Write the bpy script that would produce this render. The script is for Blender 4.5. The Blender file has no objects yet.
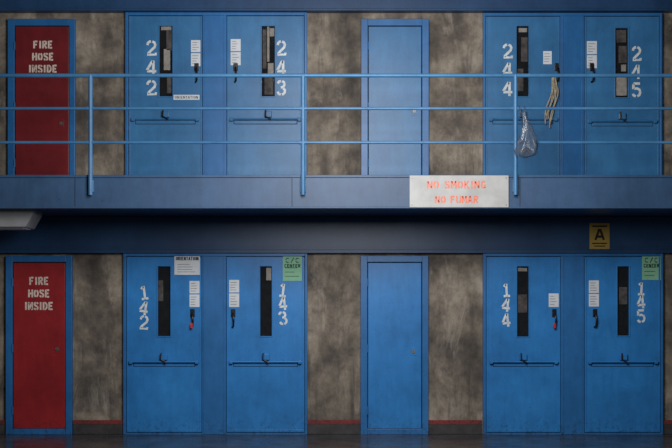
import bpy, bmesh, math, random
from mathutils import Vector, Matrix
random.seed(7)
sc = bpy.context.scene
try:
    sc.view_settings.view_transform = 'Standard'
    sc.view_settings.look = 'None'
except Exception: pass

F = 1120.0; CD = 14.0; CH = 1.6; HY = 306.0
def X(px, y=0.0): return (px-336.0)*(CD+y)/F
def Z(py, y=0.0): return CH+(HY-py)*(CD+y)/F
def lin(c):
    r=[]
    for v in c:
        v/=255.0
        r.append(v/12.92 if v<=0.04045 else ((v+0.055)/1.055)**2.4)
    return (r[0],r[1],r[2],1.0)

# ---------------------------------------------------------------- materials
def newmat(name):
    m=bpy.data.materials.new(name); m.use_nodes=True
    nt=m.node_tree; b=nt.nodes['Principled BSDF']
    return m,nt,b
def noise(nt,vec,scale,detail=6,rough=0.6,dist=0.0):
    n=nt.nodes.new('ShaderNodeTexNoise'); n.inputs['Scale'].default_value=scale
    n.inputs['Detail'].default_value=detail; n.inputs['Roughness'].default_value=rough
    n.inputs['Distortion'].default_value=dist
    nt.links.new(vec,n.inputs['Vector']); return n.outputs['Fac']
def ramp(nt,fac,stops):
    r=nt.nodes.new('ShaderNodeValToRGB'); e=r.color_ramp.elements
    e[0].position=stops[0][0]; e[0].color=stops[0][1]
    e[1].position=stops[-1][0]; e[1].color=stops[-1][1]
    for p,c in stops[1:-1]:
        x=e.new(p); x.color=c
    nt.links.new(fac,r.inputs['Fac']); return r.outputs['Color']
def mix(nt,fac,a,b,mode='MIX'):
    m=nt.nodes.new('ShaderNodeMix'); m.data_type='RGBA'; m.blend_type=mode
    for s,v in ((m.inputs[0],fac),(m.inputs[6],a),(m.inputs[7],b)):
        if isinstance(v,bpy.types.NodeSocket): nt.links.new(v,s)
        else: s.default_value=v
    return m.outputs[2]
def pos(nt,scale=(1,1,1)):
    g=nt.nodes.new('ShaderNodeNewGeometry'); mp=nt.nodes.new('ShaderNodeMapping')
    mp.inputs['Scale'].default_value=scale
    nt.links.new(g.outputs['Position'],mp.inputs['Vector']); return mp.outputs['Vector']
def bump(nt,b,fac,strength=0.2,dist=0.01):
    n=nt.nodes.new('ShaderNodeBump'); n.inputs['Strength'].default_value=strength
    n.inputs['Distance'].default_value=dist
    nt.links.new(fac,n.inputs['Height']); nt.links.new(n.outputs['Normal'],b.inputs['Normal'])
def zrange(nt,z0,z1):
    g=nt.nodes.new('ShaderNodeNewGeometry'); s=nt.nodes.new('ShaderNodeSeparateXYZ')
    nt.links.new(g.outputs['Position'],s.inputs[0])
    mr=nt.nodes.new('ShaderNodeMapRange'); mr.inputs[1].default_value=z0; mr.inputs[2].default_value=z1
    nt.links.new(s.outputs['Z'],mr.inputs[0]); return mr.outputs[0]
def mul(nt,a,b_):
    m=nt.nodes.new('ShaderNodeMath'); m.operation='MULTIPLY'
    for s,v in ((m.inputs[0],a),(m.inputs[1],b_)):
        if isinstance(v,bpy.types.NodeSocket): nt.links.new(v,s)
        else: s.default_value=v
    return m.outputs[0]
G=lambda v:(v,v,v,1)
def paint(name,col,dark,light,rough=0.38,wear=0.61):
    m,nt,b=newmat(name)
    v=pos(nt); vs=pos(nt,(1,1,0.18))
    c=ramp(nt,noise(nt,v,1.3,6,0.65),[(0.3,dark),(0.5,col),(0.7,light)])
    st=ramp(nt,noise(nt,vs,14,5,0.7),[(0.35,G(0.82)),(0.6,G(1.0))])
    c=mix(nt,0.6,c,st,'MULTIPLY')
    bl=ramp(nt,noise(nt,v,6,7,0.75),[(0.35,G(0.85)),(0.55,G(1.0)),(0.7,G(1.08))])
    c=mix(nt,0.55,c,bl,'MULTIPLY')
    sp=ramp(nt,noise(nt,v,38,4,0.7),[(wear+0.05,G(0)),(wear+0.10,G(0.8))])
    c=mix(nt,sp,c,(dark[0]*0.5,dark[1]*0.45,dark[2]*0.4,1))
    sc2=ramp(nt,noise(nt,pos(nt,(0.5,1,2.2)),30,4,0.7,1.5),[(0.69,G(0)),(0.74,G(0.35))])
    c=mix(nt,sc2,c,(min(1,light[0]*2.2+0.03),min(1,light[1]*1.5+0.03),min(1,light[2]*1.3+0.03),1))
    ch=mul(nt,zrange(nt,0.28,0.0),ramp(nt,noise(nt,pos(nt,(1,1,0.8)),20,7,0.75),[(0.52,G(0)),(0.60,G(0.8))]))
    c=mix(nt,ch,c,(dark[0]*0.45+0.01,dark[1]*0.4+0.008,dark[2]*0.4,1))
    nt.links.new(c,b.inputs['Base Color']); b.inputs['Roughness'].default_value=rough
    b.inputs['Specular IOR Level'].default_value=0.35
    bump(nt,b,noise(nt,v,60,3),0.06,0.004)
    return m
blue=paint('blue_door_paint',lin((40,116,184)),lin((35,102,164)),lin((46,126,196)))
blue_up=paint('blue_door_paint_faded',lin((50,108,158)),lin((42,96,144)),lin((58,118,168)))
bluef=paint('blue_frame_paint',lin((38,100,160)),lin((32,90,144)),lin((44,108,170)))
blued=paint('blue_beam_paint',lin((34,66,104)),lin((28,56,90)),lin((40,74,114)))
fasc=paint('walkway_fascia_paint',lin((50,78,112)),lin((43,69,100)),lin((57,86,122)),0.45)
railm=paint('railing_paint',lin((62,112,156)),lin((54,100,144)),lin((74,126,172)),0.35)
red=paint('red_door_paint',lin((142,36,42)),lin((122,30,36)),lin((152,42,48)))
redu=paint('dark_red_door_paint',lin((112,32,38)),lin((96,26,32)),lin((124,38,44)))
redline=paint('red_curb_paint',lin((118,44,46)),lin((80,42,42)),lin((130,50,52)),0.7,0.5)

def concrete(name):
    m,nt,b=newmat(name)
    v=pos(nt); vs=pos(nt,(1,1,0.3))
    a=ramp(nt,noise(nt,v,1.5,9,0.6,0.3),[(0.34,lin((66,61,58))),(0.45,lin((98,90,83))),(0.55,lin((126,117,106))),(0.68,lin((152,143,131)))])
    s=ramp(nt,noise(nt,vs,3.2,8,0.68,0.3),[(0.40,G(0.5)),(0.56,G(1.0))])
    c=mix(nt,0.75,a,s,'MULTIPLY')
    f=ramp(nt,noise(nt,v,9,9,0.75),[(0.38,G(0.62)),(0.5,G(1.0)),(0.62,G(1.2))])
    c=mix(nt,0.75,c,f,'MULTIPLY')
    w=ramp(nt,noise(nt,pos(nt,(1.2,1,0.4)),2.6,8,0.75,0.5),[(0.55,G(0)),(0.66,G(0.4))])
    c=mix(nt,w,c,lin((168,161,150)))
    k=ramp(nt,noise(nt,pos(nt,(2.0,1,0.2)),4.0,9,0.72,0.2),[(0.55,G(0)),(0.66,G(0.55))])
    c=mix(nt,k,c,lin((56,52,50)))
    pit=ramp(nt,noise(nt,v,45,4,0.7),[(0.66,G(0)),(0.72,G(0.6))])
    c=mix(nt,pit,c,lin((50,46,44)))
    nt.links.new(c,b.inputs['Base Color']); b.inputs['Roughness'].default_value=0.8
    bump(nt,b,noise(nt,v,20,8,0.7),0.35,0.01)
    return m
conc=concrete('stained_concrete')
def plain(name,col,rough=0.6,metal=0.0,var=0.12,scale=9):
    m,nt,b=newmat(name); c=lin(col)
    d=(c[0]*(1-var),c[1]*(1-var),c[2]*(1-var),1)
    nt.links.new(ramp(nt,noise(nt,pos(nt),scale,4),[(0.35,d),(0.65,c)]),b.inputs['Base Color'])
    b.inputs['Roughness'].default_value=rough; b.inputs['Metallic'].default_value=metal
    return m
white=plain('white_stencil_paint',(208,216,222),0.6,0,0.3,30)
cream=plain('cream_stencil_paint',(216,200,190),0.6,0,0.3,30)
paper=plain('paper',(200,206,214),0.7)
paperg=plain('green_paper',(122,176,146),0.7)
inkm=plain('ink',(50,54,60),0.7)
printm=plain('print_grey',(120,126,134),0.7)
greenink=plain('green_ink',(24,62,48),0.7)
blackm=plain('black_metal',(16,17,20),0.35)
steel=plain('steel',(120,120,120),0.45,0.6)
redtag=plain('red_tag',(180,36,36),0.5)
seam=plain('dark_shadow_gap',(12,24,44),0.8)  # dark colour for joints, also painted as shade in gaps and slot
darkin=plain('dark_cell_interior',(10,11,14),0.9)
pale_in_refl=plain('pale_interior_reflection',(240,232,224),0.8,0,0.3,14)  # pale patches paint glass reflections along with things seen in the cell
grey_in_refl=plain('grey_interior_reflection',(138,130,128),0.8,0,0.6,14)  # grey counterpart: part painted reflection, part cell contents
bagin=plain('bag_item_dark',(40,44,52),0.5)
signw=plain('sign_board',(168,170,172),0.6,0,0.2,5)
m,nt,b=newmat('faded_red_stencil')
nt.links.new(ramp(nt,noise(nt,pos(nt),26,6,0.7),[(0.32,lin((188,140,126))),(0.5,lin((206,106,84)))]),b.inputs['Base Color'])
orange=m
yel=plain('yellow_sign',(160,134,58),0.55)
ceilm=plain('ceiling_paint',(90,92,96),0.8)
palel=plain('pale_enamel',(130,132,136),0.5)
curb=plain('dark_curb',(56,54,58),0.7,0,0.5)
cordm=plain('cord_cotton',(176,166,146),0.85,0,0.4,25)
m,nt,b=newmat('window_glass')
b.inputs['Roughness'].default_value=0.06
b.inputs['Alpha'].default_value=0.25; glass=m
nt.links.new(ramp(nt,noise(nt,pos(nt),20,3),[(0.3,(0.008,0.01,0.014,1)),(0.7,(0.02,0.024,0.03,1))]),b.inputs['Base Color'])
m,nt,b=newmat('grey_plastic_bag')
b.inputs['Base Color'].default_value=lin((86,96,112)); b.inputs['Roughness'].default_value=0.18
nt.links.new(ramp(nt,noise(nt,pos(nt),22,4,0.6,1.5),[(0.35,G(0.25)),(0.55,G(0.45)),(0.68,G(0.8))]),b.inputs['Alpha'])
bagm=m
m,nt,b=newmat('polished_concrete_floor')
v=pos(nt)
nt.links.new(ramp(nt,noise(nt,v,2.2,8,0.65),[(0.3,lin((34,36,40))),(0.7,lin((70,71,74)))]),b.inputs['Base Color'])
nt.links.new(ramp(nt,noise(nt,v,5,6),[(0.3,G(0.14)),(0.7,G(0.36))]),b.inputs['Roughness'])
bump(nt,b,noise(nt,v,9,3),0.05,0.01)
floorm=m

# ---------------------------------------------------------------- mesh tools
def obj(name,me,mat=None):
    o=bpy.data.objects.new(name,me); sc.collection.objects.link(o)
    if mat: me.materials.append(mat)
    return o
def boxes(name,lst,mat,bev=0.0):
    bm=bmesh.new()
    for (x0,x1,y0,y1,z0,z1) in lst:
        r=bmesh.ops.create_cube(bm,size=1.0)
        for vv in r['verts']:
            vv.co=Vector(((x0+x1)/2+vv.co.x*(x1-x0),(y0+y1)/2+vv.co.y*(y1-y0),(z0+z1)/2+vv.co.z*(z1-z0)))
    if bev>0: bmesh.ops.bevel(bm,geom=list(bm.edges),offset=bev,segments=2,affect='EDGES',profile=0.5)
    me=bpy.data.meshes.new(name); bm.to_mesh(me); bm.free()
    return obj(name,me,mat)
def tube(name,paths,r,mat,res=6,cyc=False):
    cu=bpy.data.curves.new(name,'CURVE'); cu.dimensions='3D'; cu.bevel_depth=r; cu.bevel_resolution=res
    cu.use_fill_caps=True
    for p in paths:
        s=cu.splines.new('POLY'); s.points.add(len(p)-1)
        for i,c in enumerate(p): s.points[i].co=(c[0],c[1],c[2],1)
        s.use_cyclic_u=cyc
    o=bpy.data.objects.new(name+'_c',cu); sc.collection.objects.link(o)
    dg=bpy.context.evaluated_depsgraph_get(); me=bpy.data.meshes.new_from_object(o.evaluated_get(dg))
    bpy.data.objects.remove(o); me.materials.clear()
    for p in me.polygons: p.use_smooth=True
    return obj(name,me,mat)
def disc(name,cx,cz,y0,y1,r,mat,n=20):
    bm=bmesh.new()
    bmesh.ops.create_cone(bm,cap_ends=True,segments=n,radius1=r,radius2=r*0.85,depth=abs(y1-y0),
        matrix=Matrix.Translation((cx,(y0+y1)/2,cz))@Matrix.Rotation(math.pi/2,4,'X'))
    me=bpy.data.meshes.new(name); bm.to_mesh(me); bm.free(); return obj(name,me,mat)
def group(name,parts,loc):
    e=bpy.data.objects.new(name,None); e.empty_display_size=0.1; e.location=loc
    sc.collection.objects.link(e)
    for p in parts:
        p.parent=e; p.matrix_parent_inverse=Matrix.Translation(-Vector(loc))
    return e

def arc(cx,cy,rx,ry,a0,a1,n=9):
    return [(cx+rx*math.cos(math.radians(a0+(a1-a0)*i/(n-1))),cy+ry*math.sin(math.radians(a0+(a1-a0)*i/(n-1)))) for i in range(n)]
L={
'F':[[(.15,0),(.15,1)],[(.3,.92),(.9,.92)],[(.3,.5),(.75,.5)]],
'I':[[(.5,0),(.5,1)]],
'R':[[(.15,0),(.15,1)],[(.3,.92),(.6,.92),(.82,.84),(.84,.64),(.66,.52),(.3,.5)],[(.55,.42),(.9,0)]],
'E':[[(.15,0),(.15,1)],[(.3,.92),(.9,.92)],[(.3,.5),(.75,.5)],[(.3,.08),(.9,.08)]],
'H':[[(.12,0),(.12,1)],[(.88,0),(.88,1)],[(.28,.5),(.72,.5)]],
'O':[arc(.5,.5,.38,.43,105,255),arc(.5,.5,.38,.43,75,-75)],
'S':[[(.86,.74),(.8,.88),(.58,.93)],[(.42,.93),(.2,.88),(.13,.74),(.22,.6),(.5,.52),(.78,.42),(.87,.26),(.8,.12),(.58,.07)],[(.42,.07),(.2,.12),(.13,.26)]],
'N':[[(.12,0),(.12,1)],[(.88,0),(.88,1)],[(.22,.9),(.78,.1)]],
'D':[[(.15,0),(.15,1)],[(.3,.92),(.6,.9),(.84,.7),(.88,.5),(.84,.3),(.6,.1),(.3,.08)]],
'C':[arc(.52,.5,.38,.43,45,170),arc(.52,.5,.38,.43,190,315)],
'T':[[(.5,0),(.5,.84)],[(.08,.92),(.92,.92)]],
'A':[[(.08,0),(.46,1)],[(.92,0),(.54,1)],[(.3,.3),(.7,.3)]],
'M':[[(.08,0),(.08,1)],[(.92,0),(.92,1)],[(.18,.95),(.5,.35),(.82,.95)]],
'K':[[(.14,0),(.14,1)],[(.85,1),(.35,.52),(.88,0)]],
'G':[arc(.5,.5,.38,.43,45,315),[(.84,.1),(.84,.42),(.58,.42)]],
'U':[[(.12,1),(.12,.3),(.22,.1),(.44,.06)],[(.56,.06),(.78,.1),(.88,.3),(.88,1)]],
'/':[[(.15,0),(.85,1)]],
'1':[[(.55,.0),(.55,.95)],[(.25,.76),(.5,.92)],[(.2,.05),(.45,.05)],[(.65,.05),(.9,.05)]],
'2':[[(.14,.7),(.18,.84),(.34,.93),(.46,.94)],[(.58,.94),(.76,.88),(.86,.73),(.78,.55),(.5,.36),(.2,.14)],[(.12,.07),(.9,.07),(.9,.2)]],
'3':[[(.14,.78),(.28,.92),(.46,.94)],[(.58,.94),(.78,.86),(.82,.7),(.7,.56),(.45,.52)],[(.7,.48),(.86,.34),(.84,.18),(.7,.08),(.56,.05)],[(.44,.05),(.24,.09),(.13,.24)]],
'4':[[(.68,.0),(.68,.2)],[(.68,.34),(.68,.97)],[(.6,.95),(.1,.34)],[(.1,.27),(.95,.27)]],
'5':[[(.2,.93),(.85,.93)],[(.2,.9),(.18,.55)],[(.28,.56),(.55,.6),(.8,.5),(.87,.32),(.78,.13),(.58,.06)],[(.44,.05),(.24,.09),(.13,.22)]],
}
def lettering(name,items,y,mat,th):
    """items: (char,x_left,z_bottom,w,h,rot)"""
    bm=bmesh.new()
    for ch,x0,z0,w,h,rot in items:
        cx,cz=x0+w/2,z0+h/2; ca,sa=math.cos(rot),math.sin(rot)
        def tr(px,pz):
            dx,dz=px-cx,pz-cz
            return Vector((cx+dx*ca-dz*sa,y,cz+dx*sa+dz*ca))
        for pl in L.get(ch,[]):
            P=[Vector((x0+a*w,z0+b_*h)) for a,b_ in pl]
            n=len(P); ls=[];rs=[]
            for i in range(n):
                if i==0: d=(P[1]-P[0]).normalized()
                elif i==n-1: d=(P[-1]-P[-2]).normalized()
                else:
                    d=((P[i]-P[i-1]).normalized()+(P[i+1]-P[i]).normalized()).normalized()
                nn=Vector((-d.y,d.x))*th/2
                ls.append(bm.verts.new(tr(P[i].x+nn.x,P[i].y+nn.y)))
                rs.append(bm.verts.new(tr(P[i].x-nn.x,P[i].y-nn.y)))
            for i in range(n-1):
                try: bm.faces.new((rs[i],rs[i+1],ls[i+1],ls[i]))
                except Exception: pass
    me=bpy.data.meshes.new(name); bm.to_mesh(me); bm.free()
    return obj(name,me,mat)
def word(txt,px0,px1,py0,py1,gap=0.22):
    n=len(txt); units=sum(0.45 if c in 'I1' else (0.6 if c==' ' else 1.0) for c in txt)+gap*(n-1)
    u=(px1-px0)/units; x=px0; out=[]
    for c in txt:
        w=0.45 if c=='I' else (0.6 if c==' ' else 1.0)
        if c!=' ':
            out.append((c,X(x),Z(py1),w*u/80.0,(py1-py0)/80.0,0.0))
        x+=(w+gap)*u
    return out

# ---------------------------------------------------------------- room shell
WX=7.2
boxes('wall_back',[(-WX,WX,0.0,0.3,0,5.95)],conc)
boxes('floor',[(-WX,WX,-16,0.3,-0.2,0)],floorm)
boxes('ceiling',[(-WX,WX,-16,0.3,5.95,6.15)],ceilm)
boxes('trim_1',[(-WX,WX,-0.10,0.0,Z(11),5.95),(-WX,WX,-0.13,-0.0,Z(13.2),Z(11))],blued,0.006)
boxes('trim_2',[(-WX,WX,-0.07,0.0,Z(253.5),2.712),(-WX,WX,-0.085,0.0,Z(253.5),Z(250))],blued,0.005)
def curb_run(i,a,b_):
    boxes('baseboard_%d'%i,[(X(a),X(b_),-0.03,0.0,0.0,0.125)],curb,0.005)
    boxes('trim_curb_stripe_%d'%i,[(X(a),X(b_),-0.034,0.0,0.125,0.175)],redline,0.003)
for i,(a,b_) in enumerate([(-26,6.5),(73.5,123.5),(307.5,360.5),(428.5,481.5),(661,714)]): curb_run(i+1,a,b_)

# ---------------------------------------------------------------- walkway
WY=-1.35
st=Z(175,WY); sb=Z(208.5,WY)
w1=boxes('slab',[(-WX,WX,WY+0.06,0.0,sb+0.04,st-0.03)],conc)
w2=boxes('fascia_channel',[(-WX,WX,WY,WY+0.06,sb+0.012,st-0.012)],fasc,0.004)
w3=boxes('fascia_flanges',[(-WX,WX,WY-0.014,WY+0.10,st-0.03,st),(-WX,WX,WY-0.014,WY+0.10,sb,sb+0.022)],fasc,0.005)
sj=[]
for px in (-140,75,292,520,745): sj.append((X(px,WY)-0.003,X(px,WY)+0.003,WY-0.003,WY+0.01,sb+0.025,st-0.033))
w4=boxes('fascia_joints',sj,seam)
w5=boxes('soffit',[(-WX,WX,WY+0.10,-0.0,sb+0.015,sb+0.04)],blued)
group('elevated_walkway',[w1,w2,w3,w4,w5],(0,WY/2,sb))

RY=WY-0.045
rails=[]
rails.append(tube('top_rail',[[(-WX,RY,Z(75.5,RY)),(WX,RY,Z(75.5,RY))]],0.022,railm))
rails.append(tube('middle_rail',[[(-WX,RY,Z(108.5,RY)),(WX,RY,Z(108.5,RY))]],0.017,railm))
rails.append(tube('lower_rail',[[(-WX,RY,Z(142.5,RY)),(WX,RY,Z(142.5,RY))]],0.017,railm))
PX=[-122,90.5,303,515.5,728]
rails.append(tube('posts',[[(X(p,RY),RY,Z(195,RY)),(X(p,RY),RY,Z(75,RY))] for p in PX],0.025,railm))
cl=[]
for p in PX:
    x=X(p,RY)
    for py in (108.5,142.5):
        cl.append([(x-0.045,RY,Z(py,RY)),(x+0.045,RY,Z(py,RY))])
rails.append(tube('couplings',cl,0.022,railm))
bl=[]
for p in PX:
    x=X(p,RY)
    bl.append((x-0.03,x+0.03,RY+0.0,WY,Z(192,RY),Z(180,RY)))
rails.append(boxes('post_brackets',bl,railm,0.004))
group('guard_railing',rails,(0,RY,Z(195,RY)))

# ---------------------------------------------------------------- doors
def keycyl(px,py,y,r=0.028):
    return [disc('key_rose',X(px),Z(py),y,y-0.012,r,steel),
            boxes('key_slot',[(X(px)-0.003,X(px)+0.003,y-0.0135,y-0.011,Z(py)-0.012,Z(py)+0.012)],blackm)]
def single_door(name,f,leaf,mat,key,text=None,fr=bluef,hinge_left=True):
    x0,x1,y0,y1=f; a0,a1,b0,b1=leaf
    zb=0.0 if y1>300 else st
    p=[]
    p.append(boxes('frame',[(X(x0),X(a0)-0.004,-0.06,0,zb,Z(y0)),(X(a1)+0.004,X(x1),-0.06,0,zb,Z(y0)),
        (X(a0)-0.004,X(a1)+0.004,-0.06,0,Z(b0)+0.004,Z(y0)),(X(a0)-0.004,X(a1)+0.004,-0.05,0,zb,max(zb+0.02,Z(b1)-0.004))],fr,0.004))
    p.append(boxes('stop',[(X(a0)-0.004,X(a1)+0.004,-0.012,0,zb+0.02,Z(b0)+0.004)],seam))
    p.append(boxes('leaf',[(X(a0)+0.006,X(a1)-0.006,-0.045,-0.012,max(zb+0.025,Z(b1)),Z(b0)-0.006)],mat,0.004))
    hx=X(a0)
    p.append(tube('hinges',[[(hx,-0.062,z-0.05),(hx,-0.062,z+0.05)] for z in (zb+0.3,(zb+Z(b0))/2,Z(b0)-0.25)],0.009,fr))
    p+=keycyl(key[0],key[1],-0.049,0.024)
    p.append(boxes('lock_plate',[(X(key[0])-0.035,X(key[0])+0.035,-0.049,-0.045,Z(key[1])-0.05,Z(key[1])+0.05)],mat,0.0015))
    if text:
        cx,ys,hh=text; it=[]
        for wd,yy,hw in zip(('FIRE','HOSE','INSIDE'),ys,(9.5,10.5,14)):
            it+=word(wd,cx-hw,cx+hw,yy-hh/2,yy+hh/2,0.28)
        p.append(lettering('stencil_lettering',it,-0.0475,cream,0.022))
    return group(name,p,((X(x0)+X(x1))/2,-0.03,zb))

single_door('fire_hose_cabinet_door',(9,76,20,175),(16,70,27,180),redu,(62,124),(44,(45.5,57.5,69.5),7.5))
single_door('fire_hose_cabinet_door',(7,73,256,434),(14,66.5,262.5,428),red,(58,349),(40,(281,293.5,306),7.8))
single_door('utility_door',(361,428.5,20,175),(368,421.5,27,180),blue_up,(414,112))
single_door('utility_door',(360.5,428,256,434),(367.5,421.5,262.5,428),blue,(413,351.5))
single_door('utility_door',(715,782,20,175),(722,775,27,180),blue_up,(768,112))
single_door('utility_door',(715,782,256,434),(722,775,262.5,428),blue,(768,351.5))

def paper_sheet(nm,x0,x1,y0,y1,y,mat=paper,lines=4,ink=printm,head=None):
    ps=[boxes(nm,[(X(x0),X(x1),y-0.003,y,Z(y1),Z(y0))],mat)]
    ls=[]
    h=y1-y0; s=0.12 if head is None else 0.42
    for i in range(lines):
        yy=y0+h*(s+(0.92-s)*(i+0.3)/lines)
        e=random.uniform(0.5,0.95)
        ls.append((X(x0+(x1-x0)*0.12),X(x0+(x1-x0)*(0.12+0.78*e)),y-0.0045,y-0.003,Z(yy+0.55),Z(yy)))
    ps.append(boxes(nm+'_print',ls,ink))
    return ps

def cell_leaf(tag,a0,a1,top,zb,win,mat,num,nx,nys,nw,nh,nrot,bar_y,handle,pane,th=0.026,tagred=False):
    p=[]
    yf=-0.045
    wx0,wx1,wy0,wy1=win
    A0,A1=X(a0)+0.006,X(a1)-0.006; T=Z(top); W0,W1,WT,WB=X(wx0),X(wx1),Z(wy0),Z(wy1)
    B=zb+0.03
    p.append(boxes(tag+'_panel',[(A0,W0,yf,-0.008,B,T),(W1,A1,yf,-0.008,B,T),(W0,W1,yf,-0.008,WT,T),(W0,W1,yf,-0.008,B,WB)],mat))
    p.append(boxes(tag+'_edge_lips',[(A0,A0+0.02,yf-0.006,yf,B,T),(A1-0.02,A1,yf-0.006,yf,B,T),(A0+0.02,A1-0.02,yf-0.006,yf,B,B+0.03)],mat,0.002))
    t=0.014
    p.append(boxes(tag+'_window_frame',[(W0-t,W0,yf-0.008,yf,WB-t,WT+t),(W1,W1+t,yf-0.008,yf,WB-t,WT+t),(W0,W1,yf-0.008,yf,WT,WT+t),(W0,W1,yf-0.008,yf,WB-t,WB)],mat,0.002))
    p.append(boxes(tag+'_window_back',[(W0,W1,-0.010,-0.004,WB,WT)],darkin))
    p.append(boxes(tag+'_window_glass',[(W0,W1,-0.030,-0.026,WB,WT)],glass))
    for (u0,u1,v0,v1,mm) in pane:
        p.append(boxes(tag+'_seen_and_reflected',[(W0+(W1-W0)*u0,W0+(W1-W0)*u1,-0.022,-0.012,WT-(WT-WB)*v1,WT-(WT-WB)*v0)],mm,0.004))  # strips behind the glass imitate its reflections and show cell contents
    it=[]
    for c,yy,r in zip(num,nys,nrot):
        it.append((c,X(nx-nw/2),Z(yy+nh/2),nw/80.0,nh/80.0,r))
    p.append(lettering(tag+'_stencil_number',it,yf-0.003,white,th))
    bz=Z(bar_y); c=(wx0+wx1)/2
    p.append(tube(tag+'_slide_bar',[[(X(a0+4),yf-0.035,bz),(X(a1-3),yf-0.035,bz)]],0.012,mat))
    br=[]
    for q in (a0+5,a1-5):
        br.append((X(q)-0.02,X(q)+0.02,yf-0.045,yf,bz-0.025,bz+0.018))
    p.append(boxes(tag+'_bar_brackets',br,mat,0.004))
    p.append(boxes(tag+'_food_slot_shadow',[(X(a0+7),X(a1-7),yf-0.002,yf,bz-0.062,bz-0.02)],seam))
    p.append(boxes(tag+'_food_slot_flap',[(X(a0+7.6),X(a1-7.6),yf-0.008,yf,bz-0.056,bz-0.018)],mat,0.003))
    p.append(boxes(tag+'_latch_block',[(X(c)-0.045,X(c)+0.045,yf-0.04,yf,bz+0.02,bz+0.10)],mat,0.008))
    p.append(tube(tag+'_latch_lever',[[(X(c)-0.03,yf-0.05,bz+0.11),(X(c)-0.03,yf-0.06,bz+0.03),(X(c)+0.035,yf-0.06,bz-0.01)]],0.010,blackm))
    hx,h0,h1=handle
    x=X(hx)
    p.append(boxes(tag+'_lock_plate',[(x-0.028,x+0.028,yf-0.008,yf,Z(h0+8),Z(h0))],blackm,0.006))
    p.append(tube(tag+'_pull_handle',[[(x,yf,Z(h0+4)),(x,yf-0.045,Z(h0+5)),(x+0.012,yf-0.05,Z((h0+h1)/2+2)),(x+0.006,yf-0.04,Z(h1-1)),(x-0.01,yf-0.01,Z(h1))]],0.011,blackm))
    if tagred:
        p.append(boxes(tag+'_red_tag',[(x-0.022,x+0.010,yf-0.056,yf-0.05,Z(h1+1),Z(h1-4))],redtag,0.002))
    return p

def cell_pair(x0,x1,top,tier,leaves,extras=[]):
    up=tier=='up'; zb=st if up else 0.0
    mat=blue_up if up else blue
    (a0,a1),(c0,c1)=leaves[0]['x'],leaves[1]['x']
    parts=[]
    T=Z(top)
    TL=Z(top+3)
    parts.append(boxes('frame',[(X(x0),X(a0),-0.06,0,zb,T),(X(c1),X(x1),-0.06,0,zb,T),(X(a0),X(c1),-0.06,0,TL,T)],bluef,0.004))
    parts.append(boxes('centre_pier',[(X(a1),X(c0),-0.055,0,zb,TL)],bluef,0.004))
    parts.append(boxes('pier_cover_strips',[(X(a1)+0.02,X(a1)+0.035,-0.062,-0.055,zb+0.02,TL),(X(c0)-0.035,X(c0)-0.02,-0.062,-0.055,zb+0.02,TL)],bluef,0.002))
    parts.append(boxes('gap',[(X(a0),X(a1),-0.008,0,zb,TL),(X(c0),X(c1),-0.008,0,zb,TL)],seam))
    parts.append(boxes('threshold',[(X(a0),X(a1),-0.05,-0.008,zb,zb+0.022),(X(c0),X(c1),-0.05,-0.008,zb,zb+0.022)],bluef))
    for i,l in enumerate(leaves):
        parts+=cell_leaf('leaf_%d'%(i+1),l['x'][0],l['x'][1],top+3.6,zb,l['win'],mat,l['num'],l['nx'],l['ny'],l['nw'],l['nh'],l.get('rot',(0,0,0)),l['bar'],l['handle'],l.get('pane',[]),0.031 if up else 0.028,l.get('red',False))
    parts+=extras
    return group('cell_door',parts,((X(x0)+X(x1))/2,-0.03,zb))
Y=-0.045
ny=(49,68.5,88.5)
ex=paper_sheet('notice',191.5,202,41,53,Y)+paper_sheet('notice',191.5,202,54,67,Y)+paper_sheet('notice',231,241,40,52,Y)+paper_sheet('notice',231,241,53,66,Y)
ex+=[boxes('name_label',[(X(174),X(200),Y-0.003,Y,Z(100.5),Z(95.5))],paper),lettering('label_text',word('ORIENTATION',175.5,198.5,96.7,99.4),Y-0.0042,inkm,0.006)]
cell_pair(126,307,13.5,'up',[
 dict(x=(129,203),win=(160,173,27,97),num='242',nx=152,ny=ny,nw=11,nh=15,bar=120,handle=(197,64,83),pane=[(0.5,0.95,0.05,0.34,grey_in_refl),(0.3,0.8,0.32,0.62,pale_in_refl),(0.1,0.9,0.0,0.05,pale_in_refl),(0.55,0.9,0.7,0.95,grey_in_refl)]),
 dict(x=(227,304.5),win=(262,275,27,97),num='243',nx=281.5,ny=ny,nw=10,nh=15,bar=120,handle=(236,64,83),pane=[(0.05,0.35,0.04,0.6,grey_in_refl),(0.4,0.58,0.0,0.5,pale_in_refl),(0.45,0.9,0.52,0.68,pale_in_refl),(0.6,0.95,0.02,0.14,pale_in_refl),(0.2,0.85,0.72,0.97,grey_in_refl)])],ex)
ex=paper_sheet('notice',542.5,551,52,65,Y)+paper_sheet('notice',586,596,42,55,Y)+paper_sheet('notice',586,596,56,69,Y)
cell_pair(482.5,661,14,'up',[
 dict(x=(485,559.5),win=(516,528,27,97),num='244',nx=507,ny=(52,70.5,89.5),nw=10.5,nh=14.5,bar=120,handle=(556.0,64,83),pane=[(0.4,0.95,0.15,0.5,grey_in_refl),(0.2,0.9,0.02,0.08,pale_in_refl),(0.1,0.6,0.6,0.92,grey_in_refl)]),
 dict(x=(583.5,658.5),win=(614.5,627,29,98),num='245',nx=635.5,ny=(54.5,72.5,90.5),nw=10,nh=14.5,bar=122,handle=(591,64,83),pane=[(0.1,0.95,0.70,0.97,pale_in_refl),(0.3,0.95,0.25,0.5,grey_in_refl),(0.1,0.9,0.02,0.2,grey_in_refl),(0.5,0.9,0.52,0.62,pale_in_refl)])],ex)
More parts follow.
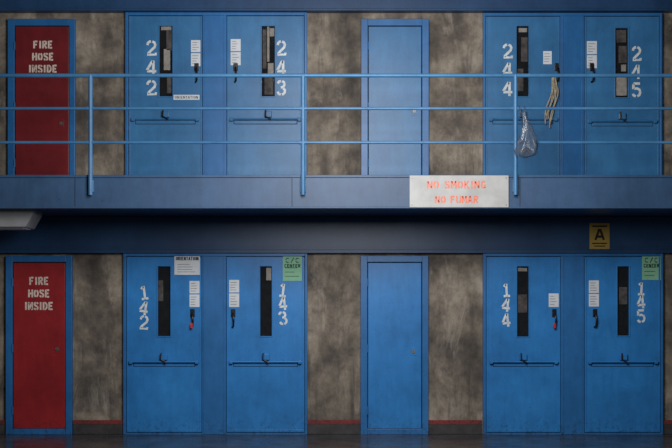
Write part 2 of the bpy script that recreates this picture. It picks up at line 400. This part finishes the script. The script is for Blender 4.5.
def green_sign(x0,x1,y0,y1):
    p=paper_sheet('green_notice',x0,x1,y0,y1,Y-0.001,paperg,3,greenink,head=1)
    it=word('C/C',x0+2.5,x1-2.5,y0+2,y0+7)+word('CENTER',x0+1.5,x1-1.5,y0+8.3,y0+11.6)
    p.append(lettering('green_notice_text',it,Y-0.006,greenink,0.011)); return p
ex=paper_sheet('notice',190,200,281,293.5,Y)+paper_sheet('notice',190,200,294.5,307,Y)+paper_sheet('notice',229.5,239.5,280,292.5,Y)+paper_sheet('notice',229.5,239.5,293.5,307,Y)
ex+=paper_sheet('orientation_notice',175,200.5,255.5,275,Y-0.007,paper,4,printm,head=1)
ex+=[lettering('orientation_text',word('ORIENTATION',176.5,199,257,260.5),Y-0.012,inkm,0.011)]
ex+=green_sign(283,302,256,281)
cell_pair(124,307.5,253.5,'lo',[
 dict(x=(127,202.5),win=(158.5,171,266.5,336),num='142',nx=144.5,ny=(292.5,308,322.5),nw=9.5,nh=14,rot=(.12,-.15,-.1),bar=361.5,handle=(193,309,327),red=True,pane=[(0.0,0.4,0.2,0.5,grey_in_refl)]),
 dict(x=(226.5,305),win=(260.5,272,266.5,336),num='143',nx=283,ny=(290,303.5,318),nw=9,nh=13.3,rot=(-.12,.1,.15),bar=361.5,handle=(233.5,309,327),pane=[(0.5,0.95,0.02,0.2,pale_in_refl)])],ex)
ex=paper_sheet('notice',548,558,293.5,307,Y)+paper_sheet('notice',588,598,280.5,293,Y)+paper_sheet('notice',588,598,294,306.5,Y)
ex+=green_sign(641,659.5,255.8,280)
cell_pair(482.5,662,253.5,'lo',[
 dict(x=(485.5,560),win=(516.5,528,266.5,336.5),num='144',nx=505.5,ny=(290,305,320),nw=9,nh=13.5,rot=(.05,-.1,.1),bar=361.5,handle=(553.5,309,327),red=True,pane=[(0.1,0.9,0.4,0.66,grey_in_refl),(0.1,0.9,0.02,0.07,pale_in_refl)]),
 dict(x=(583.5,659.5),win=(616.5,628,266.5,335.5),num='145',nx=640,ny=(288.5,302,316),nw=9,nh=13,rot=(-.05,.1,.05),bar=361.5,handle=(594,309,327),pane=[(0.2,0.9,0.3,0.55,grey_in_refl)])],ex)

# ---------------------------------------------------------------- signs
SY=WY-0.014
p=[boxes('board',[(X(409.5,SY),X(508.5,SY),SY-0.012,SY,Z(207.5,SY),Z(175.5,SY))],signw,0.003)]
def wordp(txt,px0,px1,py0,py1,y,gap=0.25):
    k=(CD+y)/CD; out=[]
    for (c,x0,z0,w,h,r) in word(txt,px0,px1,py0,py1,gap):
        out.append((c,x0*k,CH+(z0-CH)*k,w*k,h*k,r))
    return out
p.append(lettering('stencil_text',wordp('NO SMOKING',427,486,181,188.5,SY)+wordp('NO FUMAR',435,478,196,203,SY),SY-0.0135,orange,0.019))
p.append(boxes('mount_screws',[(X(q,SY)-0.006,X(q,SY)+0.006,SY-0.016,SY-0.012,Z(w,SY)-0.006,Z(w,SY)+0.006) for q in (412,506) for w in (178,205)],steel))
group('no_smoking_sign',p,(X(459,SY),SY,Z(207,SY)))
BY=-0.07
p=[boxes('plate',[(X(589.5,BY),X(609.5,BY),BY-0.006,BY,Z(249,BY),Z(223,BY))],yel,0.002)]
p.append(lettering('letter',wordp('A',594.5,604.5,229,240,BY),BY-0.0075,blackm,0.028))
p.append(boxes('small_print',[(X(592,BY),X(607,BY),BY-0.0075,BY-0.006,Z(227,BY),Z(225.5,BY)),(X(592,BY),X(607,BY),BY-0.0075,BY-0.006,Z(244,BY),Z(242.8,BY)),(X(594,BY),X(605,BY),BY-0.0075,BY-0.006,Z(246.6,BY),Z(245.6,BY))],blackm))
group('cell_block_sign',p,(X(599,BY),BY,Z(249,BY)))

# pale form taken for a soffit lamp under the walkway, far left
fy0,fy1=-1.15,-0.75
bm=bmesh.new()
zt=sb+0.013; z1=Z(227,fy0)
xr=X(33,fy0)
prof=[(-6.2,zt),(xr,zt),(xr,zt-0.055),(xr-0.09,z1),(-6.2,z1)]
va=[bm.verts.new((a,fy0,c)) for a,c in prof]; vb=[bm.verts.new((a,fy1,c)) for a,c in prof]
bm.faces.new(va); bm.faces.new(vb[::-1])
for i in range(5):
    j=(i+1)%5; bm.faces.new((va[i],vb[i],vb[j],va[j]))
bmesh.ops.recalc_face_normals(bm,faces=bm.faces)
bmesh.ops.bevel(bm,geom=list(bm.edges),offset=0.006,segments=2,affect='EDGES')
me=bpy.data.meshes.new('housing'); bm.to_mesh(me); bm.free()
f1=obj('housing',me,palel)
f2=boxes('diffuser',[(-6.1,xr-0.12,fy0+0.06,fy1-0.06,z1-0.012,z1)],paper,0.004)
group('soffit_light_fixture',[f1,f2],(-5,-0.95,z1))

# ---------------------------------------------------------------- plastic bag on the railing
by=RY-0.03
bx=X(523,by); zt=Z(113,by); zb_=Z(158,by)
bm=bmesh.new(); rings=22; seg=28; prev=None
for i in range(rings+1):
    t=i/rings
    z=zt+(zb_-zt)*t
    if t<0.4: r=0.02+0.045*(t/0.4)**1.3
    else: r=0.065+0.055*math.sin(min(1,(t-0.4)/0.6)*math.pi*0.62)
    if t>0.88: r*=max(0.05,math.sqrt(max(0.0,1-((t-0.88)/0.12)**2)))
    ring=[]
    for j in range(seg):
        a=2*math.pi*j/seg
        k=1+0.18*math.sin(5*a+t*7)+0.1*math.sin(11*a-t*13)+0.06*random.uniform(-1,1)
        ring.append(bm.verts.new((bx+math.cos(a)*r*k*0.95+0.035*math.sin(t*3)+0.02*t,by-0.045+math.sin(a)*r*k*0.38,z+0.010*random.uniform(-1,1))))
    if prev:
        for j in range(seg): bm.faces.new((prev[j],prev[(j+1)%seg],ring[(j+1)%seg],ring[j]))
    prev=ring
bm.faces.new(prev)
me=bpy.data.meshes.new('bag_body'); bm.to_mesh(me); bm.free()
for q in me.polygons: q.use_smooth=True
b1=obj('bag_body',me,bagm)
rz=Z(108.5,RY)
b2=tube('bag_handles',[[(bx-0.02,by-0.03,zt-0.01),(bx-0.04,RY-0.026,rz-0.005),(bx-0.04,RY,rz+0.026),(bx-0.035,RY+0.026,rz-0.002),(bx-0.01,by-0.02,zt-0.03)],
   [(bx+0.02,by-0.03,zt-0.01),(bx+0.02,RY-0.026,rz-0.005),(bx+0.02,RY,rz+0.026),(bx+0.02,RY+0.026,rz-0.002),(bx+0.01,by-0.02,zt-0.03)]],0.007,bagm)
b3=tube('bag_contents',[[(bx-0.01,by-0.04,zb_+0.05),(bx+0.03,by-0.05,zb_+0.09),(bx+0.07,by-0.04,zb_+0.06)]],0.026,bagin)
group('plastic_bag',[b1,b2,b3],(bx,by,zb_))

# cords hanging on door
paths=[]
cx=X(552.5); cz=Z(79); yy=Y-0.05
for k in range(7):
    pts=[]; ph=random.uniform(0,6.28); off=(k-3)*0.012; ln=random.uniform(0.42,0.64)
    for i in range(24):
        t=i/23
        spread=0.35+1.1*math.sin(t*math.pi*0.75)
        pts.append((cx+off*spread+0.008*math.sin(ph+t*9)-0.05*t+0.02*math.sin(t*5),yy+0.012*math.cos(ph+t*8),cz-ln*t))
    paths.append(pts)
c1=tube('strands',paths,0.0075,cordm,3)
c2=tube('wrap',[[(cx+0.03*math.cos(a),yy+0.02*math.sin(a),cz-0.07-0.004*a) for a in [i*0.5 for i in range(38)]]],0.006,cordm,3)
c3=tube('hook',[[(cx,Y,cz+0.03),(cx,yy,cz+0.03),(cx,yy,cz-0.02)]],0.008,steel,3)
group('hanging_cord',[c1,c2,c3],(cx,yy,cz))

# ---------------------------------------------------------------- lights
def area(name,loc,target,sx,sy,pw,col):
    l=bpy.data.lights.new(name,'AREA'); l.shape='RECTANGLE'; l.size=sx; l.size_y=sy; l.energy=pw; l.color=col
    o=bpy.data.objects.new(name,l); sc.collection.objects.link(o); o.location=loc
    o.rotation_euler=(Vector(target)-Vector(loc)).to_track_quat('-Z','Y').to_euler(); return o
area('skylight_key',(0.2,-5.4,4.7),(0.1,0,2.5),2.4,1.6,245,(1.0,0.97,0.93))
area('low_bounce',(0.2,-5.6,3.3),(0.1,0,1.0),2.4,0.9,112,(1.0,0.98,0.95))
w=bpy.data.worlds.new('world'); sc.world=w; w.use_nodes=True
w.node_tree.nodes['Background'].inputs[0].default_value=(0.7,0.72,0.75,1)
w.node_tree.nodes['Background'].inputs[1].default_value=0.09

cam=bpy.data.cameras.new('camera'); co=bpy.data.objects.new('camera',cam); sc.collection.objects.link(co)
co.location=(0,-CD,CH); co.rotation_euler=(math.pi/2,0,0)
cam.sensor_width=36; cam.lens=36*F/672; cam.shift_y=(HY-224)/672
sc.camera=co
